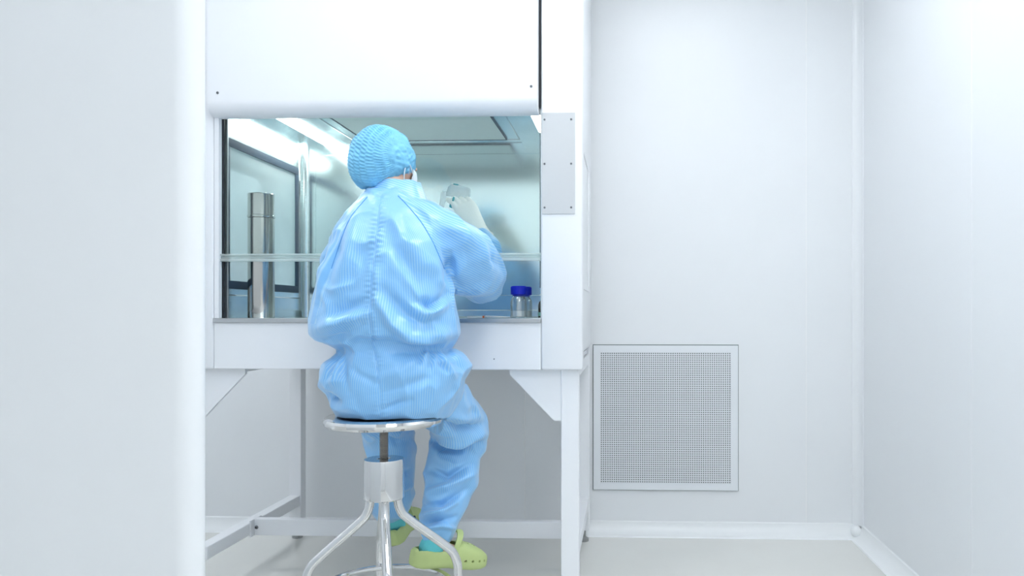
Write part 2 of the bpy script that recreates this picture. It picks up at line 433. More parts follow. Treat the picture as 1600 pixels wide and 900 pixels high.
# inner side walls with window opening
def inner_wall(x0, x1, hole):
    y0, y1 = YFR + .02, YI - .028; wy0, wy1, wz0, wz1 = hole
    def f(bm):
        box(bm, x0, x1, y0, y1, ZW, wz0); box(bm, x0, x1, y0, y1, wz1, ZI); box(bm, x0, x1, y0, wy0, wz0, wz1); box(bm, x0, x1, wy1, y1, wz0, wz1)
    return f
B('inner_side_wall', STEEL, bench, inner_wall(IL - .012, IL, WIN)); B('inner_side_wall', STEEL, bench, inner_wall(IR, IR + .012, WIN))
def window(xa, s):
    g = empty('side_window', (xa, WIN[0], WIN[2])); g.parent = bench; g.matrix_parent_inverse = Matrix.Translation(bench.location).inverted()
    oy0, oy1, oz0, oz1 = 2.436, 2.988, 1.053, 1.555
    def fr(bm):
        x0, x1 = sorted((xa, xa + s * .005))
        box(bm, x0, x1, oy0, oy1, oz0, WIN[2] , .001); box(bm, x0, x1, oy0, oy1, WIN[3], oz1, .001)
        box(bm, x0, x1, oy0, WIN[0], WIN[2], WIN[3], .001); box(bm, x0, x1, WIN[1], oy1, WIN[2], WIN[3], .001)
    a = B('window_gasket', GASKET, None, fr); a.parent = g; a.matrix_parent_inverse = Matrix.Translation(g.location).inverted()
    x0, x1 = sorted((xa - s * .002, xa - s * .008))
    a = boxo('window_pane', (x0, x1, WIN[0], WIN[1], WIN[2], WIN[3]), WPANE, bev=0); a.parent = g; a.matrix_parent_inverse = Matrix.Translation(g.location).inverted()
    def reveal(bm):
        xo = xa - s * (.1225 if s > 0 else .107); x0, x1 = sorted((xa - s * .012, xo)); t = .004
        box(bm, x0, x1, WIN[0] - t, WIN[1] + t, WIN[2] - t, WIN[2]); box(bm, x0, x1, WIN[0] - t, WIN[1] + t, WIN[3], WIN[3] + t)
        box(bm, x0, x1, WIN[0] - t, WIN[0], WIN[2], WIN[3]); box(bm, x0, x1, WIN[1], WIN[1] + t, WIN[2], WIN[3])
    a = B('window_reveal', WHITE, None, reveal); a.parent = g; a.matrix_parent_inverse = Matrix.Translation(g.location).inverted()
    # raised bright edge of the steel panel round the window
    def lip(bm):
        x0, x1 = sorted((xa, xa + s * .003)); ly0, ly1, lz0, lz1 = 2.425, 3.008, 1.030, 1.640
        for d in ((ly0, ly1, lz0, lz0 + .004), (ly0, ly1, lz1 - .004, lz1), (ly1 - .004, ly1, lz0, lz1)): box(bm, x0, x1, *d, .001)
    a = B('panel_lip', CHROME, None, lip); a.parent = g; a.matrix_parent_inverse = Matrix.Translation(g.location).inverted()
window(IL, 1); window(IR, -1)
# rounded rear corners, back wall with proud panel
def rcorner(xc, s):
    r = .028
    pts = [(xc - s * .0, YI + .01)] + [(xc + s * (r - r * math.cos(a)), YI - r + r * math.sin(a)) for a in np.linspace(0, PI / 2, 12)] + [(xc + s * r, YI + .01)]
    return lambda bm: prism(bm, pts, 'z', ZW, ZI)
B('rear_corner', STEEL, bench, rcorner(IL, 1)); B('rear_corner', STEEL, bench, rcorner(IR, -1))
bb('inner_back_wall', (IL + .028, IR - .028, YI, YI + .01, ZW, ZI), STEELB, 0)
bb('back_panel', (-1.272, -.346, YI - .004, YI + .001, 1.043, 1.617), STEELB, .0015)
bb('back_kick', (IL + .028, IR - .028, YI - .012, YI, ZW, .985), STEEL, .003)
# bench ceiling
LX = ((-1.245, -1.188, 3.03), (-.337, -.300, 2.87))
def ceilp(bm):
    y0, y1 = YFR + .02, YI + .01
    box(bm, IL, IR, y0, y1, ZI, ZI + .012)
B('inner_ceiling', STEELC, bench, ceilp)
FX0, FX1, FY0, FY1 = -1.052, -.478, 2.52, 3.0
bb('filter_face', (FX0 + .004, FX1 - .004, FY0, FY1 - .005, ZI - .004, ZI), FILTER, 0)
def fgask(bm):
    box(bm, FX0, FX0 + .004, FY0, FY1, ZI - .006, ZI); box(bm, FX1 - .004, FX1, FY0, FY1, ZI - .006, ZI); box(bm, FX0, FX1, FY1 - .005, FY1, ZI - .006, ZI)
B('filter_gasket', GASKET, bench, fgask)
def trims(bm):
    for x in (-1.10, -.43): box(bm, x - .002, x + .002, 2.45, 3.013, ZI - .002, ZI, .0006)
    box(bm, -1.10, -.43, 3.01, 3.014, ZI - .002, ZI, .0006)
B('ceiling_trim', CHROME, bench, trims)
for a, b, y1 in LX: bb('lamp_tube', (a, b, 2.60, y1, ZI - .007, ZI - .0005), LAMP, .002)
bb('header_glare_liner', (BX0 + .012, BX1 - .002, YFR + .0203, YFR + .0232, 1.609, 1.70), PLATE, 0)  # added liner, hides the lamp-lit cover back from the back wall's reflection
# glass sash, clear bottom rail, guides
bb('sash_glass', (BX0 + .012, BX1 - .002, YFR + .024, YFR + .029, 1.15, 1.70), GLASS, 0)
def rail(bm):
    box(bm, BX0 + .012, BX1 - .002, YFR + .012, YFR + .032, 1.140, 1.149, .002)
    box(bm, BX0 + .012, BX1 - .002, YFR + .016, YFR + .031, 1.1495, 1.158, .002)
    box(bm, BX0 + .012, BX1 - .002, YFR + .012, YFR + .03, 1.1585, 1.165, .002)
B('sash_rail', GLASSR, bench, rail)
bb('sash_guide', (BX0 + .001, BX0 + .016, YFR + .004, YFR + .022, ZW, 1.66), WHITE, .001)
bb('sash_guide', (BX0 + .0165, BX0 + .026, YFR + .020, YFR + .0235, ZW, 1.66), BLACK, .001)
bb('sash_guide', (BX0 + .018, BX0 + .030, YFR + .0335, YFR + .04, ZW, 1.66), STEELM, .001)
# control blanking plate on right pillar
pl = bb('blanking_plate', (-.272, -.166, YFR - .003, YFR + .001, 1.287, 1.610), PLATE, .001)
for sx in (-.263, -.178):
    for sz in (1.308, 1.447, 1.588): screw((sx, YFR - .003, sz), (0, -1, 0), .0036, bench)
# legs, gussets, stretchers, feet
LEGS = [(-.213, -.155, 2.425, 2.475), (-1.478, -1.420, 2.425, 2.475), (-.213, -.160, 3.195, 3.245), (-1.455, -1.402, 3.195, 3.245)]
for a, b, c, d in LEGS:
    l = bb('leg', (a, b, c, d, .05, ZB + .045 if c > 3 else ZB + .01), WHITE, .003)
    ft = B('foot', RUBBER, None, lambda bm: lathe(bm, [(.022, 0), (.022, .012), (.01, .018), (.01, .05)], ((a + b) / 2, (c + d) / 2, 0), 20))
    setpar(ft, l); ft.matrix_parent_inverse = Matrix.Identity(4)
    ft.matrix_parent_inverse = Matrix.Identity(4)
def gusset(s):
    def X(x): return x if s > 0 else 2 * CX - x - .014
    pts = [(X(-.2125), .789), (X(-.379), .789), (X(-.379), .772), (X(-.236), .624), (X(-.2125), .624)]
    return lambda bm: prism(bm, pts, 'y', 2.43, 2.444)
B('gusset', WHITE, bench, gusset(1)); B('gusset', WHITE, bench, gusset(-1))
bb('side_stretcher', (-1.452, -1.407, 2.475, 3.195, .143, .188), WHITE, .003)
bb('side_stretcher', (-.206, -.163, 2.475, 3.195, .143, .188), WHITE, .003)
bb('cross_bar', (-1.4065, -.2065, 2.785, 2.815, .136, .198), WHITE, .003)
bb('top_rail', (-1.452, -1.407, 2.475, 3.195, .755, .799), WHITE, .003); bb('top_rail', (-.206, -.163, 2.475, 3.195, .755, .799), WHITE, .003)
bb('bracket_plate', (-1.4068, -1.400, 2.76, 2.84, .136, .198), WHITE, .001)
screw((-1.392, 2.785, .167), (0, -1, 0), .007, bench)

# ------------------------------------------------------------------ stool
SX, SY = -.684, 2.10
stool = empty('stool', (SX, SY, 0)); tag(stool, 'polished steel screw-height stool with round seat under the person', 'stool')
def stool_seat(bm):
    R = .167
    pr = [(0, .660), (.06, .660), (.10, .659), (.146, .657), (.157, .6595), (.1635, .666), (.165, .674), (.161, .681), (.154, .6845), (.144, .685), (.12, .6825), (.06, .681), (0, .6805)]
    lathe(bm, pr, (SX, SY, 0), 72)
B('seat', CHROME, stool, stool_seat)
def rod(bm):
    pr = [(0, .52)]
    z = .52
    while z < .64:
        pr += [(.0105, z), (.0128, z + .0012), (.0105, z + .0024)]; z += .0036
    pr += [(.0115, z), (.016, .655), (.03, .6595), (0, .6595)]
    lathe(bm, pr, (SX, SY, 0), 20)
B('screw_rod', THREAD, stool, rod)
B('hub', CHROME, stool, lambda bm: lathe(bm, [(0, .45), (.052, .45), (.0555, .453), (.0555, .558), (.054, .562), (.02, .562), (.018, .560), (0, .560)], (SX, SY, 0), 48))
B('inner_post', CHROME, stool, lambda bm: lathe(bm, [(0, .30), (.0125, .30), (.0125, .45), (0, .45)], (SX, SY, 0), 24))
ROT = math.radians(21)
for k in range(4):
    a = ROT + k * PI / 2; u = Vector((math.cos(a), math.sin(a), 0))
    base = [(.038, .468), (.038, .44), (.046, .412), (.066, .388), (.165, .305), (.192, .278), (.205, .245), (.207, .21), (.208, .12), (.208, .022)]
    P = smooth_path([Vector((SX, SY, z)) + u * r for r, z in base], 5)
    B('leg', CHROME, stool, lambda bm: tube(bm, P, .0128, 18))
    c = Vector((SX, SY, 0)) + u * .208
    B('leg_cap', RUBBER, stool, lambda bm: lathe(bm, [(0, 0), (.016, 0), (.0165, .004), (.0155, .03), (.0132, .031), (0, .031)], c, 20))
B('foot_ring', CHROME, stool, lambda bm: tube(bm, [Vector((SX + .187 * math.cos(a), SY + .187 * math.sin(a), .195)) for a in np.linspace(0, 2 * PI, 73)[:-1]], .0085, 12, closed=True))

# ------------------------------------------------------------------ person
person = empty('person', (SX, SY, .68)); tag(person, 'person in light blue striped cleanroom coverall and blue bouffant cap sitting on stool', 'person')
def A(px, py, Y): return at(px, py, Y)
TORSO = [  # py, left px, right px, depth centre, half depth
    (650, 540, 688, 2.12, .10), (646, 530, 700, 2.12, .125), (636, 524, 708, 2.12, .145), (620, 514, 716, 2.12, .152), (600, 505, 724, 2.12, .155), (580, 506, 726, 2.115, .15),
    (562, 516, 718, 2.11, .14), (547, 531, 697, 2.11, .125), (538, 512, 704, 2.11, .138), (522, 492, 716, 2.105, .15), (500, 491, 716, 2.10, .152),
    (465, 500, 710, 2.10, .148), (425, 508, 704, 2.105, .142), (385, 518, 698, 2.115, .132), (352, 532, 684, 2.13, .115), (332, 547, 670, 2.14, .098),
    (317, 560, 660, 2.15, .08), (306, 570, 652, 2.16, .068), (299, 580, 646, 2.165, .058)]
def torso_rings(k=1., lo=0, hi=99, n=40):
    R = []
    for py, l, r, y, b in TORSO[lo:hi]:
        L0, R0 = A(l, py, y), A(r, py, y); c = (L0 + R0) / 2; a = (R0.x - L0.x) / 2 * k; b *= k
        ring = []
        for t in [2 * PI * q / n for q in range(n)]:
            ct, st = math.cos(t), math.sin(t); e = .85
            ring.append(Vector((c.x + a * math.copysign(abs(ct) ** e, ct), c.y + b * math.copysign(abs(st) ** e, st), c.z)))
        R.append(ring)
    return R
RARM = [(A(635, 330, 2.14), .05, .055), (A(668, 356, 2.14), .07, .072), (A(703, 388, 2.16), .094, .082), (A(731, 414, 2.22), .100, .085), (A(748, 427, 2.30), .088, .08), (A(756, 449, 2.39), .052, .048), (A(762, 422, 2.495), .052, .046), (A(759, 390, 2.525), .050, .040), (A(749, 368, 2.55), .036, .033)]
LARM = [(A(580, 330, 2.15), .045, .05), (A(559, 350, 2.15), .052, .058), (A(541, 395, 2.17), .057, .06), (A(530, 445, 2.22), .061, .062), (A(526, 485, 2.28), .062, .06), (Vector((-.845, 2.375, 1.035)), .056, .050), (Vector((-.775, 2.45, 1.075)), .044, .042), (Vector((-.715, 2.50, 1.12)), .034, .032)]
RLEG = [(A(655, 612, 2.14), .085, .085), (A(690, 632, 2.25), .085, .085), (A(714, 660, 2.36), .086, .08), (A(716, 684, 2.42), .097, .085), (A(708, 712, 2.40), .083, .075), (A(703, 755, 2.37), .082, .072), (A(693, 795, 2.325), .071, .064), (A(686, 822, 2.29), .057, .054), (A(683, 836, 2.28), .049, .046)]
LLEG = [(A(568, 612, 2.14), .085, .085), (A(580, 628, 2.28), .085, .085), (A(600, 655, 2.40), .082, .08), (A(609, 690, 2.46), .080, .08), (A(612, 725, 2.47), .074, .075), (A(611, 760, 2.49), .073, .072), (A(610, 783, 2.51), .074, .07), (A(606, 797, 2.52), .058, .056)]

bm = bmesh.new()
loft(bm, torso_rings())
limb(bm, RARM); limb(bm, LARM); limb(bm, RLEG); limb(bm, LLEG)
# gathered pouches at hips
ellipsoid(bm, A(705, 575, 2.15), (.055, .09, .05)); ellipsoid(bm, A(528, 595, 2.14), (.05, .09, .05))
me = remesh(bm, .0042, 10, .5)

# --- folds: displacement of the back surface along traced fold lines + noise
nv = len(me.vertices)
co = np.empty(nv * 3); me.vertices.foreach_get('co', co); co = co.reshape(-1, 3)
no = np.empty(nv * 3); me.vertex_normals.foreach_get('vector', no); no = no.reshape(-1, 3)
def project(c):
    d = -c[:, 0] * SN + c[:, 1] * CS
    return np.stack([CXP + FPX * (c[:, 0] * CS + c[:, 1] * SN) / d, VPY - FPX * (c[:, 2] - ZC) / d], 1)
pp = project(co)
facing = np.clip(-no[:, 1] * 1.2 + .15, 0, 1)
def segdist(P, pts):
    best = np.full(len(P), 1e9); tt = np.zeros(len(P)); n = len(pts) - 1
    for i in range(n):
        a = np.array(pts[i], float); b = np.array(pts[i + 1], float); ab = b - a
        t = np.clip(((P - a) @ ab) / (ab @ ab), 0, 1)
        d = np.hypot(*(P - (a + t[:, None] * ab)).T); m = d < best
        best[m] = d[m]; tt[m] = ((i + t) / n)[m]
    return best, tt
disp = np.zeros(nv)
FOLDS = [  # polyline px, amplitude m, width px, taper
    ([(590, 470), (612, 505), (640, 527), (670, 532), (700, 520)], .013, 9), ([(600, 455), (625, 480), (655, 500), (690, 500)], -.010, 10), ([(640, 480), (665, 495), (690, 480), (706, 470)], .011, 8),
    ([(655, 470), (675, 478), (700, 462)], -.012, 7), ([(500, 515), (535, 500), (570, 490)], .010, 10), ([(505, 535), (525, 530), (545, 520)], -.010, 9),
    ([(560, 345), (545, 400), (525, 470)], .006, 12), ([(575, 380), (555, 430), (535, 480)], -.006, 12), ([(610, 335), (640, 370), (665, 410), (690, 425)], .007, 11), ([(600, 360), (625, 400), (650, 440)], -.007, 12),
    ([(625, 345), (650, 385), (672, 415)], -.005, 9), ([(570, 470), (545, 480), (520, 495)], -.007, 8),
    ([(705, 400), (703, 430), (700, 460)], -.014, 7), ([(690, 440), (705, 450), (718, 458)], .010, 6),
    ([(528, 548), (560, 537), (600, 540), (650, 543), (695, 541)], -.009, 8), 
    ([(672, 545), (674, 565), (672, 580)], -.006, 4), ([(680, 545), (688, 565), (700, 580)], -.008, 4), ([(688, 545), (705, 560), (724, 575)], -.009, 4), ([(684, 545), (695, 562), (712, 590)], .007, 4), ([(692, 543), (712, 555), (730, 565)], .007, 4), ([(665, 548), (664, 562)], .005, 4), ([(656, 550), (655, 570)], -.005, 4),
    ([(530, 550), (520, 570), (512, 590)], -.009, 4), ([(532, 552), (527, 575), (522, 600)], .007, 4), ([(534, 553), (536, 580), (545, 610)], -.005, 5), ([(540, 562), (560, 585), (590, 600)], -.004, 6),
    ([(504, 612), (515, 625), (527, 628)], -.014, 6), ([(596, 590), (625, 580), (655, 560)], .004, 8), ([(600, 612), (640, 600), (680, 585)], -.004, 7), ([(600, 640), (620, 632), (640, 625)], -.006, 5),
    ([(722, 590), (726, 620), (745, 655)], -.007, 5), ([(715, 600), (735, 640)], .005, 6),
    ([(693, 660), (715, 671), (740, 668), (755, 660)], -.013, 6), ([(700, 648), (725, 655), (750, 650)], .006, 7), ([(668, 685), (690, 700), (720, 702), (748, 690)], -.012, 6), ([(690, 690), (720, 690), (755, 678)], .010, 7),
    ([(675, 735), (700, 745), (735, 725)], -.008, 6), ([(670, 770), (700, 760), (740, 740)], .008, 7), ([(660, 790), (690, 788), (730, 765)], -.008, 6), ([(658, 805), (685, 803), (712, 785)], .008, 5), ([(657, 817), (680, 812), (715, 808)], -.008, 5), ([(660, 827), (690, 822), (713, 826)], .006, 4),
    ([(765, 385), (772, 405), (785, 420)], -.012, 6), ([(745, 370), (765, 400), (770, 440)], .006, 9), ([(690, 350), (725, 365), (745, 385)], .006, 10), ([(715, 465), (735, 455), (765, 440)], -.004, 10), ([(700, 375), (725, 400), (745, 430)], -.005, 12),
    ([(590, 680), (620, 690), (645, 685)], -.007, 7), ([(585, 740), (615, 745), (645, 735)], -.008, 6), ([(585, 765), (620, 765), (648, 755)], .008, 6),
    ([(540, 350), (522, 400), (505, 450)], -.005, 8), ([(515, 390), (505, 430), (496, 470)], .005, 6)]
for pts, amp, wd in FOLDS:
    d, t = segdist(pp, pts)
    lg = pts[0][1] > 640
    disp += (2.9 if lg else 2.0) * amp * np.exp(-(d / (wd * (.85 if lg else 1))) ** 2) * (0.35 + .65 * np.sin(np.clip(t, 0, 1) * PI)) * facing
# centre seam: groove with little puckers left and right
SEAMC = [(596, 306), (592, 335), (588, 370), (584, 410), (580, 450), (578, 490), (581, 530), (588, 560), (592, 600), (595, 648)]
d, t = segdist(pp, SEAMC)
side = np.sign(pp[:, 0] - np.interp(pp[:, 1], [p[1] for p in SEAMC], [p[0] for p in SEAMC]))
ph = pp[:, 1] * 2 * PI / 7.5 + side * 1.3
disp += facing * (-.0035 * np.exp(-(d / 2.5) ** 2) + (.0017 + .0010 * np.sin(pp[:, 1] * .071)) * np.where(pp[:, 1] > 530, .4, 1.) * np.sin(ph + 1.6 * np.sin(pp[:, 1] * .09)) * np.exp(-((d - 5) / 5) ** 2))
# broad soft noise over everything
for i in range(nv):
    p = Vector(co[i]); q = p * 9 + Vector((0, 0, 3 * p.x))
    disp[i] += .006 * noise.noise(q) + .0020 * noise.noise(p * 26 + Vector((5, 1, 2))) * 1.2
    rv = noise.noise(Vector((p.x * 9 + p.z * 6, p.y * 8, p.z * 7 - p.x * 5)) + Vector((4, 0, 1.2 * noise.noise(p * 5))))
    disp[i] += .0075 * max(0, 1 - abs(rv) * 2.6) ** 1.5 - .002
co2 = co + no * disp[:, None]
# keep hips from sinking in the seat
inseat = (np.hypot(co2[:, 0] - SX, co2[:, 1] - SY) < .17) & (co2[:, 2] < .686) & (co2[:, 2] > .60)
co2[inseat, 2] = .686
me.vertices.foreach_set('co', co2.ravel()); me.update()
# stripe coordinate per face corner (continuous inside each garment panel)
npol = len(me.polygons); ctr = np.empty(npol * 3); me.polygons.foreach_get('center', ctr); ctr = ctr.reshape(-1, 3)
pc = project(ctr)
RAGR = [(622, 306), (640, 325), (660, 350), (677, 380), (694, 420), (706, 460)]
RAGL = [(574, 308), (548, 340), (533, 375), (518, 420), (503, 470), (494, 495)]
rx = np.interp(pc[:, 1], [p[1] for p in RAGR], [p[0] for p in RAGR]); lx = np.interp(pc[:, 1], [p[1] for p in RAGL], [p[0] for p in RAGL])
reg = np.zeros(npol, int)
reg[(pc[:, 1] < 484) & (pc[:, 0] > rx)] = 1
reg[(pc[:, 1] < 505) & (pc[:, 0] < lx)] = 2
reg[(pc[:, 1] > 655) & (pc[:, 0] > 652)] = 3
reg[(pc[:, 1] > 655) & (pc[:, 0] <= 652)] = 4
lv = np.empty(len(me.loops), int); me.loops.foreach_get('vertex_index', lv)
lt = np.empty(npol, int); me.polygons.foreach_get('loop_total', lt)
lreg = np.repeat(reg, lt)
def around(path, R, hint=Vector((0, -1, 0))):
    S = smooth_path([p[0] for p in path], 10); n = len(S)
    D = [(S[min(i + 4, n - 1)] - S[max(i - 4, 0)]).normalized() for i in range(n)]
    Bv = np.array([(hint - d_ * hint.dot(d_)).normalized() for d_ in D]); Av = np.array([D[i].cross(Vector(Bv[i])) for i in range(n)])
    dist = np.stack([np.linalg.norm(co - np.array(S[i]), axis=1) for i in range(0, n, 3)]); dmin = dist.min(0)
    num = np.zeros((nv, 2)); 
    for k_, i in enumerate(range(0, n, 3)):
        w_ = np.exp(-((dist[k_] - dmin) / .02)); rel = co - np.array(S[i])
        num += w_[:, None] * np.stack([rel @ Av[i], rel @ Bv[i]], 1)
    return R * np.arctan2(num[:, 0], num[:, 1])
tz = [A(600, r[0], r[3]).z for r in TORSO]; tx = [(A(r[1], r[0], r[3]).x + A(r[2], r[0], r[3]).x) / 2 for r in TORSO]
v0 = .19 * np.arctan2(co[:, 0] - np.interp(co[:, 2], tz, tx), -(co[:, 1] - 2.13)) + .02 * co[:, 2]
VALS = np.stack([v0, co[:, 0] * .5 + co[:, 2] * .87, around(LARM, .06), around(RLEG, .085), around(LLEG, .08)])
val = VALS[lreg, lv]
atr = me.attributes.new('stripe', 'FLOAT', 'CORNER'); atr.data.foreach_set('value', val.astype(np.float32))
suit = finish('coverall', me, CLOTH, person)
# seams laid on the surface
bmt = bmesh.new(); bmt.from_mesh(me); bvh = BVHTree.FromBMesh(bmt); bmt.free()
def onsurf(pts, n=6, lift=.0006):
    out = []
    for p in smooth_path([Vector((x, y, 0)) for x, y in pts], n):
        o = Vector((0, 0, ZC)); dr = (at(p.x, p.y, 2.1) - o).normalized()
        h = bvh.ray_cast(o, dr)
        if h[0] is not None: out.append(h[0] + h[1] * lift)
    for _ in range(2):
        out = [out[0]] + [(out[i - 1] + out[i] * 2 + out[i + 1]) / 4 for i in range(1, len(out) - 1)] + [out[-1]]
    return out
SEAML = mat('seam_thread_light', (.56, .77, .955), .6)
for pts, sm in ((RAGR[:-1], SEAM), (RAGL[:-2], SEAM), (SEAMC[:-1], SEAML)):
    P = onsurf(pts, 14)
    s = B('seam', sm, None, lambda bm: tube(bm, P, .0011, 6)); setpar(s, suit); s.matrix_parent_inverse = Matrix.Identity(4)
    s.parent = suit

# collar: tilted stand collar
def collar(bm):
    lo = A(621, 314, 2.165); hi = A(620, 286, 2.185); n = 48
    prof = [(0., .092, .076), (.25, .083, .072), (.6, .075, .067), (1., .068, .062), (1.03, .066, .060), (1., .063, .057), (.4, .066, .058), (0., .074, .060)]
    rings = []
    for t, a, b in prof:
        c = lo.lerp(hi, t)
        rings.append([Vector((c.x + a * math.cos(q) + .0012 * math.sin(9 * q), c.y + b * math.sin(q), c.z + .18 * -a * math.cos(q) * (1 - t) * .9 + .0015 * math.sin(7 * q))) for q in [2 * PI * k / n for k in range(n)]])
    V = [[bm.verts.new(p) for p in r] for r in rings]
    m = len(V)
    for i in range(m):
        for k in range(n): bm.faces.new((V[i][k], V[i][(k + 1) % n], V[(i + 1) % m][(k + 1) % n], V[(i + 1) % m][k]))
cl = B('collar', CLOTH, None, collar); setpar(cl, suit); cl.matrix_parent_inverse = Matrix.Identity(4)
ca = cl.data.attributes.new('stripe', 'FLOAT', 'CORNER')
ca.data.foreach_set('value', [cl.data.vertices[l.vertex_index].co.z * .95 + cl.data.vertices[l.vertex_index].co.x * .3 for l in cl.data.loops])

# --- body (skin) inside the clothes: head, neck, trunk, arms, legs, one surface
FYAW = math.radians(21)
FW = Vector((math.sin(FYAW), math.cos(FYAW), -.22)).normalized(); RT = FW.cross(Vector((0, 0, 1))).normalized(); UPH = RT.cross(FW).normalized()
HM = Matrix((RT, FW, UPH)).transposed()            # local x right, y face, z up
HC = Vector((-.706, 2.207, 1.392))
def hl(x, y, z): return HC + HM @ Vector((x, y, z))
bm = bmesh.new()
loft(bm, torso_rings(.78, 1, 17, 28))
ellipsoid(bm, hl(0, -.012, .02), (.073, .088, .088), HM); ellipsoid(bm, hl(0, .022, -.03), (.058, .064, .075), HM)   # skull, jaw
ellipsoid(bm, hl(0, .07, -.088), (.022, .018, .018), HM)                                                            # chin
limb(bm, [(hl(0, .082, .02), .007, .007), (hl(0, .095, -.012), .011, .011), (hl(0, .098, -.022), .013, .011)], 12)     # nose
for s in (-1, 1): ellipsoid(bm, hl(s * .065, -.012, .012), (.006, .014, .02), HM); ellipsoid(bm, hl(s * .03, .070, .03), (.022, .010, .007), HM)
ellipsoid(bm, hl(0, .083, -.052), (.023, .008, .009), HM)
limb(bm, [(Vector((-.672, 2.155, 1.27)), .056, .054), (Vector((-.688, 2.175, 1.32)), .052, .052), (hl(.0, -.025, -.03), .05, .052)], 24)
def thin(path, rs): return [(p[0], r, r) for p, r in zip(path, rs)]
limb(bm, thin(RARM, [.04, .046, .045, .042, .040, .036, .033, .030, .026])); limb(bm, thin(LARM, [.04, .044, .043, .042, .04, .037, .032, .026]))
RANK = A(673, 856, 2.268); LANK = A(617, 818, 2.555)
limb(bm, [(p + Vector((0, .018, 0)) * k, r, r) for (p, r, _), k in zip(thin(RLEG, [.065, .06, .052, .044, .042, .040, .036, .033, .032]), (0, 0, .5, 1, 1, 1, .7, .3, 0))] + [(RANK, .033, .033)]); limb(bm, thin(LLEG, [.065, .06, .052, .044, .042, .040, .036, .033]) + [(LANK, .033, .033)])
RFD = Vector((.76, .62, -.20)).normalized(); LFD = (A(641, 812, 2.75) - A(611, 845, 2.545)).normalized()
limb(bm, [(RANK, .03, .03), (RANK + Vector((0, 0, -.02)) + RFD * .08, .03, .022), (RANK + Vector((0, 0, -.03)) + RFD * .13, .026, .014)], 16); limb(bm, [(LANK, .03, .03), (LANK + Vector((0, 0, -.02)) + LFD * .08, .03, .022), (LANK + Vector((0, 0, -.03)) + LFD * .13, .026, .014)], 16)
bme = remesh(bm, .006, 3, .5)
for v in bme.vertices:                               # sits on the seat, not in it
    if math.hypot(v.co.x - SX, v.co.y - SY) < .18 and .58 < v.co.z < .694: v.co.z = .694
body = finish('body', bme, SKIN, person)
for s in (-1, 1):
    e = B('eye', mat('eye_dark', (.15, .12, .11), .2), None, lambda bm: ellipsoid(bm, hl(s * .03, .077, .015), (.011, .006, .006), HM, 12)); setpar(e, body); e.matrix_parent_inverse = Matrix.Identity(4)

# --- mask with ear loop
def mask(bm):
    nu, nw = 18, 12; O = []; I = []
    for j in range(nw + 1):
        z = -.105 + .117 * j / nw; ro = []; ri = []
        for i in range(nu + 1):
            t = -1.25 + 2.5 * i / nu
            bul = .016 * math.exp(-((z + .05) / .05) ** 2) * math.cos(t) ** 2 + .002 * math.sin(j * 1.9)
            rx_, ry_ = .071 - max(0, -z - .06) * .5, .098 - max(0, -z - .07) * .6
            p = Vector((math.sin(t) * (rx_ + bul * .3), math.cos(t) * (ry_ + bul) , z))
            ro.append(bm.verts.new(hl(*p))); ri.append(bm.verts.new(hl(p.x * .97, p.y * .975, p.z)))
        O.append(ro); I.append(ri)
    for j in range(nw):
        for i in range(nu):
            bm.faces.new((O[j][i], O[j][i + 1], O[j + 1][i + 1], O[j + 1][i])); bm.faces.new((I[j][i], I[j + 1][i], I[j + 1][i + 1], I[j][i + 1]))
    for j in range(nw):
        for i in (0, nu): bm.faces.new((O[j][i], O[j + 1][i], I[j + 1][i], I[j][i]))
    for i in range(nu):
        for j in (0, nw): bm.faces.new((O[j][i], I[j][i], I[j][i + 1], O[j][i + 1]))
mk = B('face_mask', MASKM, person, mask)
for s in (-1, 1):
    P = smooth_path([hl(s * .068, .03, -.005), hl(s * .076, .0, .012), hl(s * .076, -.018, .0), hl(s * .072, -.010, -.04), hl(s * .066, .025, -.085)], 6)
    e = B('ear_loop', MASKM, None, lambda bm: tube(bm, P, .0016, 6)); setpar(e, mk); e.matrix_parent_inverse = Matrix.Identity(4)

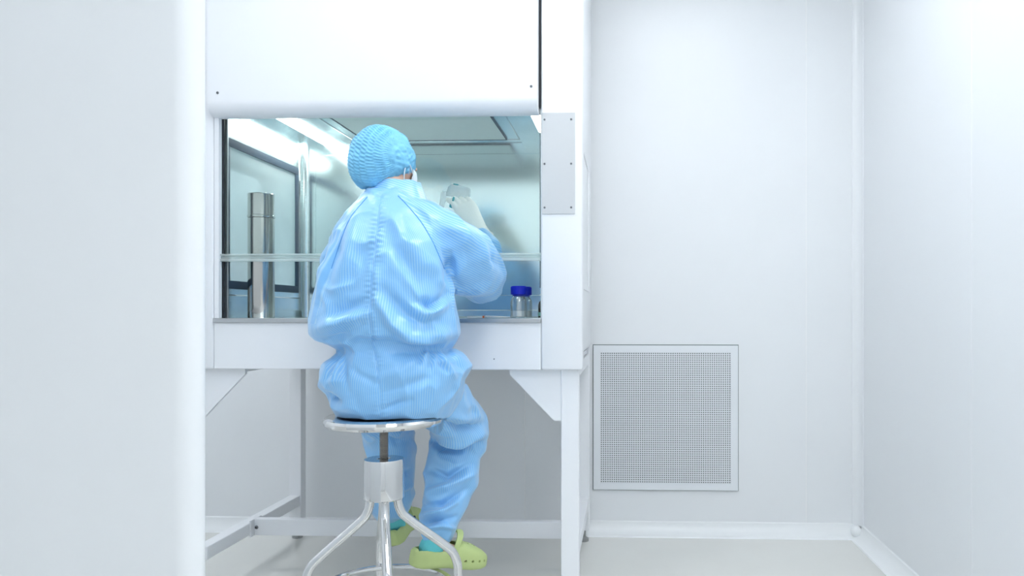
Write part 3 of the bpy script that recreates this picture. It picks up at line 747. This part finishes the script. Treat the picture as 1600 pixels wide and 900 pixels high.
# --- bouffant cap
CC = Vector((-.719, 2.196, 1.425))
MD = (HM @ Vector((0, .60, -.80))).normalized()
def cap(bm):
    seg, rg = 200, 130
    ax = -MD; sx = RT; sy = ax.cross(sx).normalized()
    hmax = 2.36                                    # polar angle of hem
    rings = []
    for j in range(rg + 1):
        th = hmax * j / rg; ring = []
        for i in range(seg):
            ph = 2 * PI * i / seg
            d = ax * math.cos(th) + (sx * math.cos(ph) + sy * math.sin(ph)) * math.sin(th)
            loc = Vector((d.dot(RT), d.dot(FW), d.dot(UPH)))
            p = Vector((loc.x * .088, loc.y * .106, loc.z * .098))
            # slack bag hanging at the nape
            sag = max(0, -loc.y * .75 - loc.z * .66) ** 2
            p += Vector((0, -.012, -.026)) * sag
            # crimped columns
            rr_ = math.sqrt(max(0., 1 - loc.x ** 2)); colu = loc.x * .088 / .0185 + .25 * noise.noise(p * 18)
            arc = math.atan2(loc.z, -loc.y) * .1 + .45 * (colu - math.floor(colu + .5)) * .0185
            env = abs(math.cos(PI * colu)) ** .6
            fade = min(1, max(0, (rr_ - .35) / .35))
            row = math.sin(2 * PI * arc / .0098 + 1.7 * math.floor(colu + .5) + 2.4 * noise.noise(p * 32))
            k = fade * (.0027 * (row - 1) * env + .0022 * (env - 1)) + .005 * noise.noise(p * 26) + (1 - fade) * .006 * (noise.noise(Vector((p.x * 30, p.y * 90, p.z * 90))))
            back = max(0, -loc.y * .6 - loc.z * .8)      # gathered folds towards the nape
            k += -.005 * max(0, math.sin(ph * 11 + 3 * noise.noise(p * 20))) * back ** 2 * (.4 + .6 * min(1, max(0, loc.x * 2 + .6)))
            tuck = max(0, (j / rg - .86) / .14)
            k += .0022 * math.sin(ph * 26 + 2 * noise.noise(p * 50)) * min(1, tuck * 2) - .020 * tuck ** 2
            ring.append(bm.verts.new(CC + HM @ (p + p.normalized() * k)))
        rings.append(ring)
    for a_, b_ in zip(rings[1:], rings[2:]):
        for k in range(seg): bm.faces.new((a_[k], a_[(k + 1) % seg], b_[(k + 1) % seg], b_[k]))
    top = bm.verts.new(sum((v.co for v in rings[1]), Vector()) / seg)
    for k in range(seg): bm.faces.new((rings[1][k], rings[1][(k + 1) % seg], top))
    for v in rings[0]: bm.verts.remove(v)
    H = [v.co.copy() for v in rings[-1]][::4]
    for _ in range(4): H = [(H[i - 1] + H[i] * 2 + H[(i + 1) % len(H)]) / 4 for i in range(len(H))]
    return H
bm = bmesh.new(); hem = cap(bm)
cp = setpar(build('bouffant_cap', bm, CAPM, None, angle=80), person)
e = B('elastic_hem', CAPM, None, lambda bm: tube(bm, hem, .0035, 8, closed=True)); setpar(e, cp); e.matrix_parent_inverse = Matrix.Identity(4)

# --- gloved hands
def hand(wrist, U, W, thumb, curls, voxel=.0017):
    """U towards fingers, W out of the back of the hand, thumb=+1/-1 side along V=W x U"""
    U = U.normalized(); W = (W - U * W.dot(U)).normalized(); V = W.cross(U) * thumb
    def L(u, v, w_): return wrist + U * u + V * v + W * w_
    bm = bmesh.new()
    limb(bm, [(L(-.055, 0, 0), .030, .025), (L(-.02, 0, 0), .029, .022), (L(.02, 0, 0), .034, .020), (L(.06, 0, 0), .041, .017), (L(.088, -.001, 0), .039, .013)], 24, hint=W)
    for k, (v, ln, c) in enumerate(zip((.027, .009, -.009, -.026), (.070, .078, .072, .058), curls)):
        p = L(.084, v, 0); pts = [(p, .0105, .0105)]; a = 0
        for seg_, part_, r in zip((.45, .30, .25), c, (.0098, .0090, .0078)):
            a += part_; p = p + (U * math.cos(a) - W * math.sin(a) + V * (.05 * (1.5 - k))) * ln * seg_; pts.append((p, r, r))
        limb(bm, pts, 14, 4, hint=V)
    tp = [(L(.012, .022, -.006), .016, .015), (L(.042, .046, -.016), .0125, .012), (L(.068, .056, -.028), .0108, .0105), (L(.088, .054, -.042), .009, .0088)]
    limb(bm, tp, 14, 4, hint=W)
    # rolled cuff over the sleeve end
    limb(bm, [(L(-.062, 0, 0), .034, .029), (L(-.056, 0, 0), .035, .030)], 24, hint=W)
    return remesh(bm, voxel, 4, .5), L
RW = A(744, 352, 2.565); RU = A(713, 303, 2.60) - RW
me, RL = hand(RW, RU, Vector((.30, -.93, .15)), 1, [(.05, .35, .4), (.15, .45, .45), (.3, .5, .45), (.4, .6, .5)])
finish('glove', me, GLOVE, person)
LW = Vector((-.708, 2.508, 1.128)); LU = Vector((.06, .03, .10))
me, LL = hand(LW, LU, Vector((-.6, -.75, .2)), -1, [(.7, .9, .7)] * 4)
finish('glove', me, GLOVE, person)

# --- socks and clogs
def foot(ank, FD, roll, heel_back, name_lab, base_drop):
    f = FD.normalized(); up = Vector((0, 0, 1)); up = (up - f * up.dot(f)).normalized(); sd = f.cross(up).normalized()
    q = Matrix.Rotation(roll, 3, f); up = q @ up; sd = q @ sd
    O = ank - f * heel_back - up * base_drop                    # heel, bottom of sole
    def L(x, y, z): return O + f * x + sd * y + up * z
    return O, L, f, up, sd
def make_clog(L, label, s):
    # outline: x along foot, half widths, top height
    X = [0, .008, .03, .07, .11, .15, .19, .222, .24, .25]
    HWD = [.018, .030, .038, .039, .041, .048, .051, .043, .030, .012]
    TOP = [.056, .060, .064, .062, .074, .084, .076, .062, .050, .034]
    BOT = [.008, .004, .001, .004, .006, .002, .001, .003, .007, .014]
    def ringf(x, hw, t, b, n=28):
        r = []
        for k in range(n):
            a = 2 * PI * k / n; ca, sa = math.cos(a), math.sin(a)
            y = hw * math.copysign(abs(ca) ** .6, ca); z = (t + b) / 2 + (t - b) / 2 * math.copysign(abs(sa) ** .62, sa)
            if z < b + .016: y *= 1.04
            r.append(L(x, y + s * .006 * math.sin(x / .25 * PI), z))
        return r
    xs = np.linspace(0, .25, 26)
    def solid(k_in, zcut):
        bm = bmesh.new()
        rr = []
        for x in xs:
            hw = np.interp(x, X, HWD); t = np.interp(x, X, TOP); b = np.interp(x, X, BOT); rr.append(ringf(x, hw, t, b))
        loft(bm, rr); return bm
    outer = solid(0, 0); bmesh.ops.recalc_face_normals(outer, faces=outer.faces)
    bmc = bmesh.new()
    # foot cavity, open at the top over the heel half
    rr = []
    for x in np.linspace(.008, .225, 18):
        hw = np.interp(x, X, HWD) - .007; b = .018
        t = np.interp(x, [0, .10, .125, .15, .225], [.13, .13, .085, .072, .045]) ; rr.append(ringf(x, max(hw, .008), t, b))
    loft(bmc, rr)
    # ventilation holes through toe box and sides
    def hole(p, d, r=.0042, ln=.02):
        qn = Vector((0, 0, 1)).rotation_difference(d).to_matrix(); lathe(bmc, [(0, -ln), (r, -ln), (r, ln), (0, ln)], p, 8, qn)
    U = (L(0, 0, 1) - L(0, 0, 0)); S = (L(0, 1, 0) - L(0, 0, 0)); F = (L(1, 0, 0) - L(0, 0, 0))
    for x, ys in ((.165, (-.024, 0, .024)), (.186, (-.028, -.010, .012, .028)), (.207, (-.02, 0, .02))):
        for y in ys: hole(L(x, y, np.interp(x, X, TOP) - abs(y) * .25), U, .0036, .014)
    for sg in (-1, 1):
        for x in (.152, .176, .200, .222): hole(L(x, sg * np.interp(x, X, HWD), .034), (S * sg + F * (.2 if x < .2 else .6)).normalized(), .0042, .014)
    bmesh.ops.recalc_face_normals(bmc, faces=bmc.faces)
    m1 = bpy.data.meshes.new('a'); outer.to_mesh(m1); outer.free(); m2 = bpy.data.meshes.new('b'); bmc.to_mesh(m2); bmc.free()
    oa = bpy.data.objects.new('a', m1); ob = bpy.data.objects.new('b', m2); COL.objects.link(oa); COL.objects.link(ob)
    md = oa.modifiers.new('x', 'BOOLEAN'); md.operation = 'DIFFERENCE'; md.object = ob; md.solver = 'EXACT'; md.use_self = True
    dg = bpy.context.evaluated_depsgraph_get(); res = bpy.data.meshes.new_from_object(oa.evaluated_get(dg), depsgraph=dg)
    bpy.data.objects.remove(oa); bpy.data.objects.remove(ob)
    o = finish('clog', res, CLOG, person); o['label'] = label
    try: res.set_sharp_from_angle(angle=math.radians(40))
    except Exception: pass
    # strap flipped up over the instep, with rivets
    def strap(bm):
        n = 20; V = []
        for i in range(n + 1):
            t = PI * i / n; y = .045 * math.cos(t); z = .058 + .055 * math.sin(t); x = .108 + .030 * math.sin(t)
            wv = .0075 + .003 * math.sin(t)
            nrm = Vector((0, math.cos(t), math.sin(t)))
            row = []
            for dx, dn in ((-wv, 0), (wv, 0), (wv, .005), (-wv, .005)): row.append(bm.verts.new(L(x + dx, y + nrm.y * dn, z + nrm.z * dn)))
            V.append(row)
        for a_, b_ in zip(V, V[1:]):
            for k in range(4): bm.faces.new((a_[k], a_[(k + 1) % 4], b_[(k + 1) % 4], b_[k]))
        bm.faces.new(V[0]); bm.faces.new(V[-1][::-1])
    a = B('heel_strap', CLOG, None, strap); setpar(a, o); a.matrix_parent_inverse = Matrix.Identity(4)
    for sg in (-1, 1):
        qn = Vector((0, 0, 1)).rotation_difference(S * sg).to_matrix()
        a = B('rivet', CLOGD, None, lambda bm: lathe(bm, [(0, 0), (.0075, 0), (.007, .003), (.004, .004), (0, .0035)], L(.108, sg * .0505, .058), 16, qn)); setpar(a, o); a.matrix_parent_inverse = Matrix.Identity(4)
    return o
def sock(ank, L, top):
    bm = bmesh.new()
    limb(bm, [(top, .037, .037), (top.lerp(ank, .5), .0365, .0365), (ank, .036, .037), (L(.07, 0, .046), .031, .030), (L(.13, 0, .040), .030, .022), (L(.19, 0, .036), .024, .014)], 20)
    return finish('sock', remesh(bm, .004, 3), SOCK, person)
O, L, *_ = foot(RANK, RFD, math.radians(0), .055, '', .060)
make_clog(L, 'lime green foam clog on the right foot, side on', 1)
sock(RANK, L, A(678, 850, 2.272))
O, L, *_ = foot(LANK, LFD, math.radians(-12), .055, '', .066)
make_clog(L, 'lime green foam clog on the left foot, toe raised', -1)
sock(LANK, L, A(612, 804, 2.53))

# ------------------------------------------------------------------ things in and on the bench
def canister():
    x, y = -1.246, 2.525; e = empty('pipette_canister', (x, y, ZW)); tag(e, 'tall polished steel pipette canister with lid standing at left of bench', 'canister')
    R = .0425
    B('canister_body', CANM, e, lambda bm: lathe(bm, [(0, ZW), (R - .001, ZW), (R, ZW + .002), (R, 1.293), (R - .002, 1.295), (0, 1.295)], (x, y, 0), 48))
    B('canister_lid', CANM, e, lambda bm: lathe(bm, [(0, 1.2952), (R + .0005, 1.2952), (R + .0018, 1.298), (R + .0018, 1.302), (R, 1.304), (R, 1.372), (R + .001, 1.375), (R - .001, 1.377), (R - .003, 1.3745), (0, 1.374)], (x, y, 0), 48))
canister()
def bottle(x, y, label):
    e = empty('glass_bottle', (x, y, ZW)); tag(e, label, 'bottle', 'blue capped lab bottles')
    z = ZW
    B('glass_body', BOTTLE, e, lambda bm: lathe(bm, [(0, z + .0005), (.026, z + .0005), (.028, z + .003), (.028, z + .052), (.026, z + .062), (.0195, z + .071), (.0175, z + .075), (.0175, z + .084), (.016, z + .084), (.016, z + .075), (.0245, z + .060), (.0262, z + .052), (.0262, z + .005), (0, z + .004)], (x, y, 0), 32))
    B('liquid', LIQ, e, lambda bm: lathe(bm, [(0, z + .0045), (.0255, z + .0052), (.0255, z + .024), (0, z + .024)], (x, y, 0), 32))
    def capf(bm):
        seg = 60; prof = [(0, .078), (.0255, .078), (.0262, .080), (.0262, .103), (.024, .1065), (0, .1065)]
        rings = []
        lathe(bm, [(r, z + h) for r, h in prof], (x, y, 0), seg)
        for v in bm.verts:
            dx, dy = v.co.x - x, v.co.y - y; rr = math.hypot(dx, dy)
            if rr > .0258:
                k = 1 + .02 * math.cos(30 * math.atan2(dy, dx)); v.co.x = x + dx * k; v.co.y = y + dy * k
    B('cap', BLUECAP, e, capf)
    B('pour_ring', BLUECAP, e, lambda bm: tube(bm, [Vector((x + .0195 * math.cos(a), y + .0195 * math.sin(a), z + .0755)) for a in np.linspace(0, 2 * PI, 25)[:-1]], .0018, 8, closed=True))
bottle(-.3605, 2.50, 'clear glass bottle with blue screw cap on bench, the nearer of the pair')
bottle(-.353, 2.572, 'clear glass bottle with blue screw cap half hidden behind the nearer one')
def amber():
    x, y = -.3035, 2.765; e = empty('amber_bottle', (x, y, ZW)); tag(e, 'dark amber glass bottle partly hidden behind right pillar of bench', 'bottle')
    z = ZW
    B('glass_body', AMBER, e, lambda bm: lathe(bm, [(0, z), (.023, z), (.024, z + .002), (.024, z + .045), (.02, z + .058), (.011, z + .066), (.011, z + .074), (0, z + .074)], (x, y, 0), 28))
    B('cap', BLACK, e, lambda bm: lathe(bm, [(0, z + .0742), (.013, z + .0742), (.013, z + .09), (.012, z + .092), (0, z + .092)], (x, y, 0), 28))
    B('label_band', mat('teal_label', (.45, .66, .64), .6), e, lambda bm: lathe(bm, [(.0242, z + .006), (.0246, z + .006), (.0246, z + .02), (.0242, z + .02)], (x, y, 0), 28))
amber()
def pipette():
    e = empty('wrapped_pipette', (-.46, 2.52, ZW)); tag(e, 'white wrapped pipette with orange mark lying on bench surface', 'pipette')
    B('wrapper', TAG, e, lambda bm: box(bm, -.535, -.475, 2.505, 2.53, ZW + .0002, ZW + .007, .002))
    B('pipette_stem', TAG, e, lambda bm: tube(bm, [(-.475, 2.518, ZW + .0045), (-.43, 2.519, ZW + .004), (-.392, 2.52, ZW + .003)], [.004, .003, .002], 10))
    B('orange_band', ORANGE, e, lambda bm: box(bm, -.483, -.477, 2.504, 2.531, ZW + .0001, ZW + .0078, .001))
pipette()
# culture flask in the gloved hand, pouring
def flask():
    c = A(714, 301, 2.645); e = empty('culture_flask', c); tag(e, 'clear plastic culture flask tilted in the gloved right hand', 'flask')
    fx = (A(736, 304, 2.645) - A(690, 297, 2.645)).normalized(); fy = Vector((-.12, 1, .1)); fy = (fy - fx * fy.dot(fx)).normalized(); fz = fx.cross(fy)
    M = Matrix((fx, fy, fz)).transposed()
    def body_(bm):
        t = bmesh.new()
        pts = [(-.038, -.018), (-.030, .020), (-.018, .027), (.040, .025), (.047, .016), (.047, -.008), (.038, -.020), (-.012, -.016)]
        prism(t, pts, 'y', -.014, .014)
        bmesh.ops.bevel(t, geom=list(t.edges), offset=.004, segments=3, affect='EDGES')
        for v in t.verts: v.co = M @ v.co + c
        merge(bm, t)
    B('flask_body', FLASKM, e, body_)
    n0, n1 = A(694, 304, 2.645), A(689, 329, 2.645)
    B('flask_neck', FLASKM, e, lambda bm: tube(bm, [n0 + (n0 - n1) * .2, n0, n0.lerp(n1, .15), n1], [.012, .0125, .0108, .0085], 20))
    B('label_strip', TEAL, e, lambda bm: tube(bm, [c + M @ Vector((-.014, -.010, .0275)), c + M @ Vector((.004, -.010, .0272))], .0022, 8))
flask()
def cap_():
    p = A(706, 321, 2.585); q = Vector((0, 0, 1)).rotation_difference(Vector((.35, -.5, .8))).to_matrix()
    e = empty('flask_cap', p); tag(e, 'small teal screw cap held between gloved fingers below flask', 'cap')
    B('cap_shell', TEAL, e, lambda bm: lathe(bm, [(0, -.006), (.008, -.006), (.0085, .004), (.007, .006), (0, .006)], p, 20, q))
    p2 = A(708.5, 311, 2.58)
    B('cap_tab', TEAL, e, lambda bm: limb(bm, [(A(707.5, 315, 2.583), .003, .004), (p2, .004, .004), (A(709, 308, 2.58), .003, .003)], 10, 4))
cap_()
def tubeh():
    a, b_ = A(689.5, 328, 2.645), A(686, 372, 2.57)
    e = empty('glass_pipette', b_); tag(e, 'thin clear glass pipette tip under the flask neck', 'pipette')
    B('pipette_shaft', BOTTLE, e, lambda bm: tube(bm, [a, a.lerp(b_, .5), b_], .0035, 12))
    B('pipette_collar', FLASKM, e, lambda bm: tube(bm, [a.lerp(b_, .35), a.lerp(b_, .5)], .0048, 12))
tubeh()
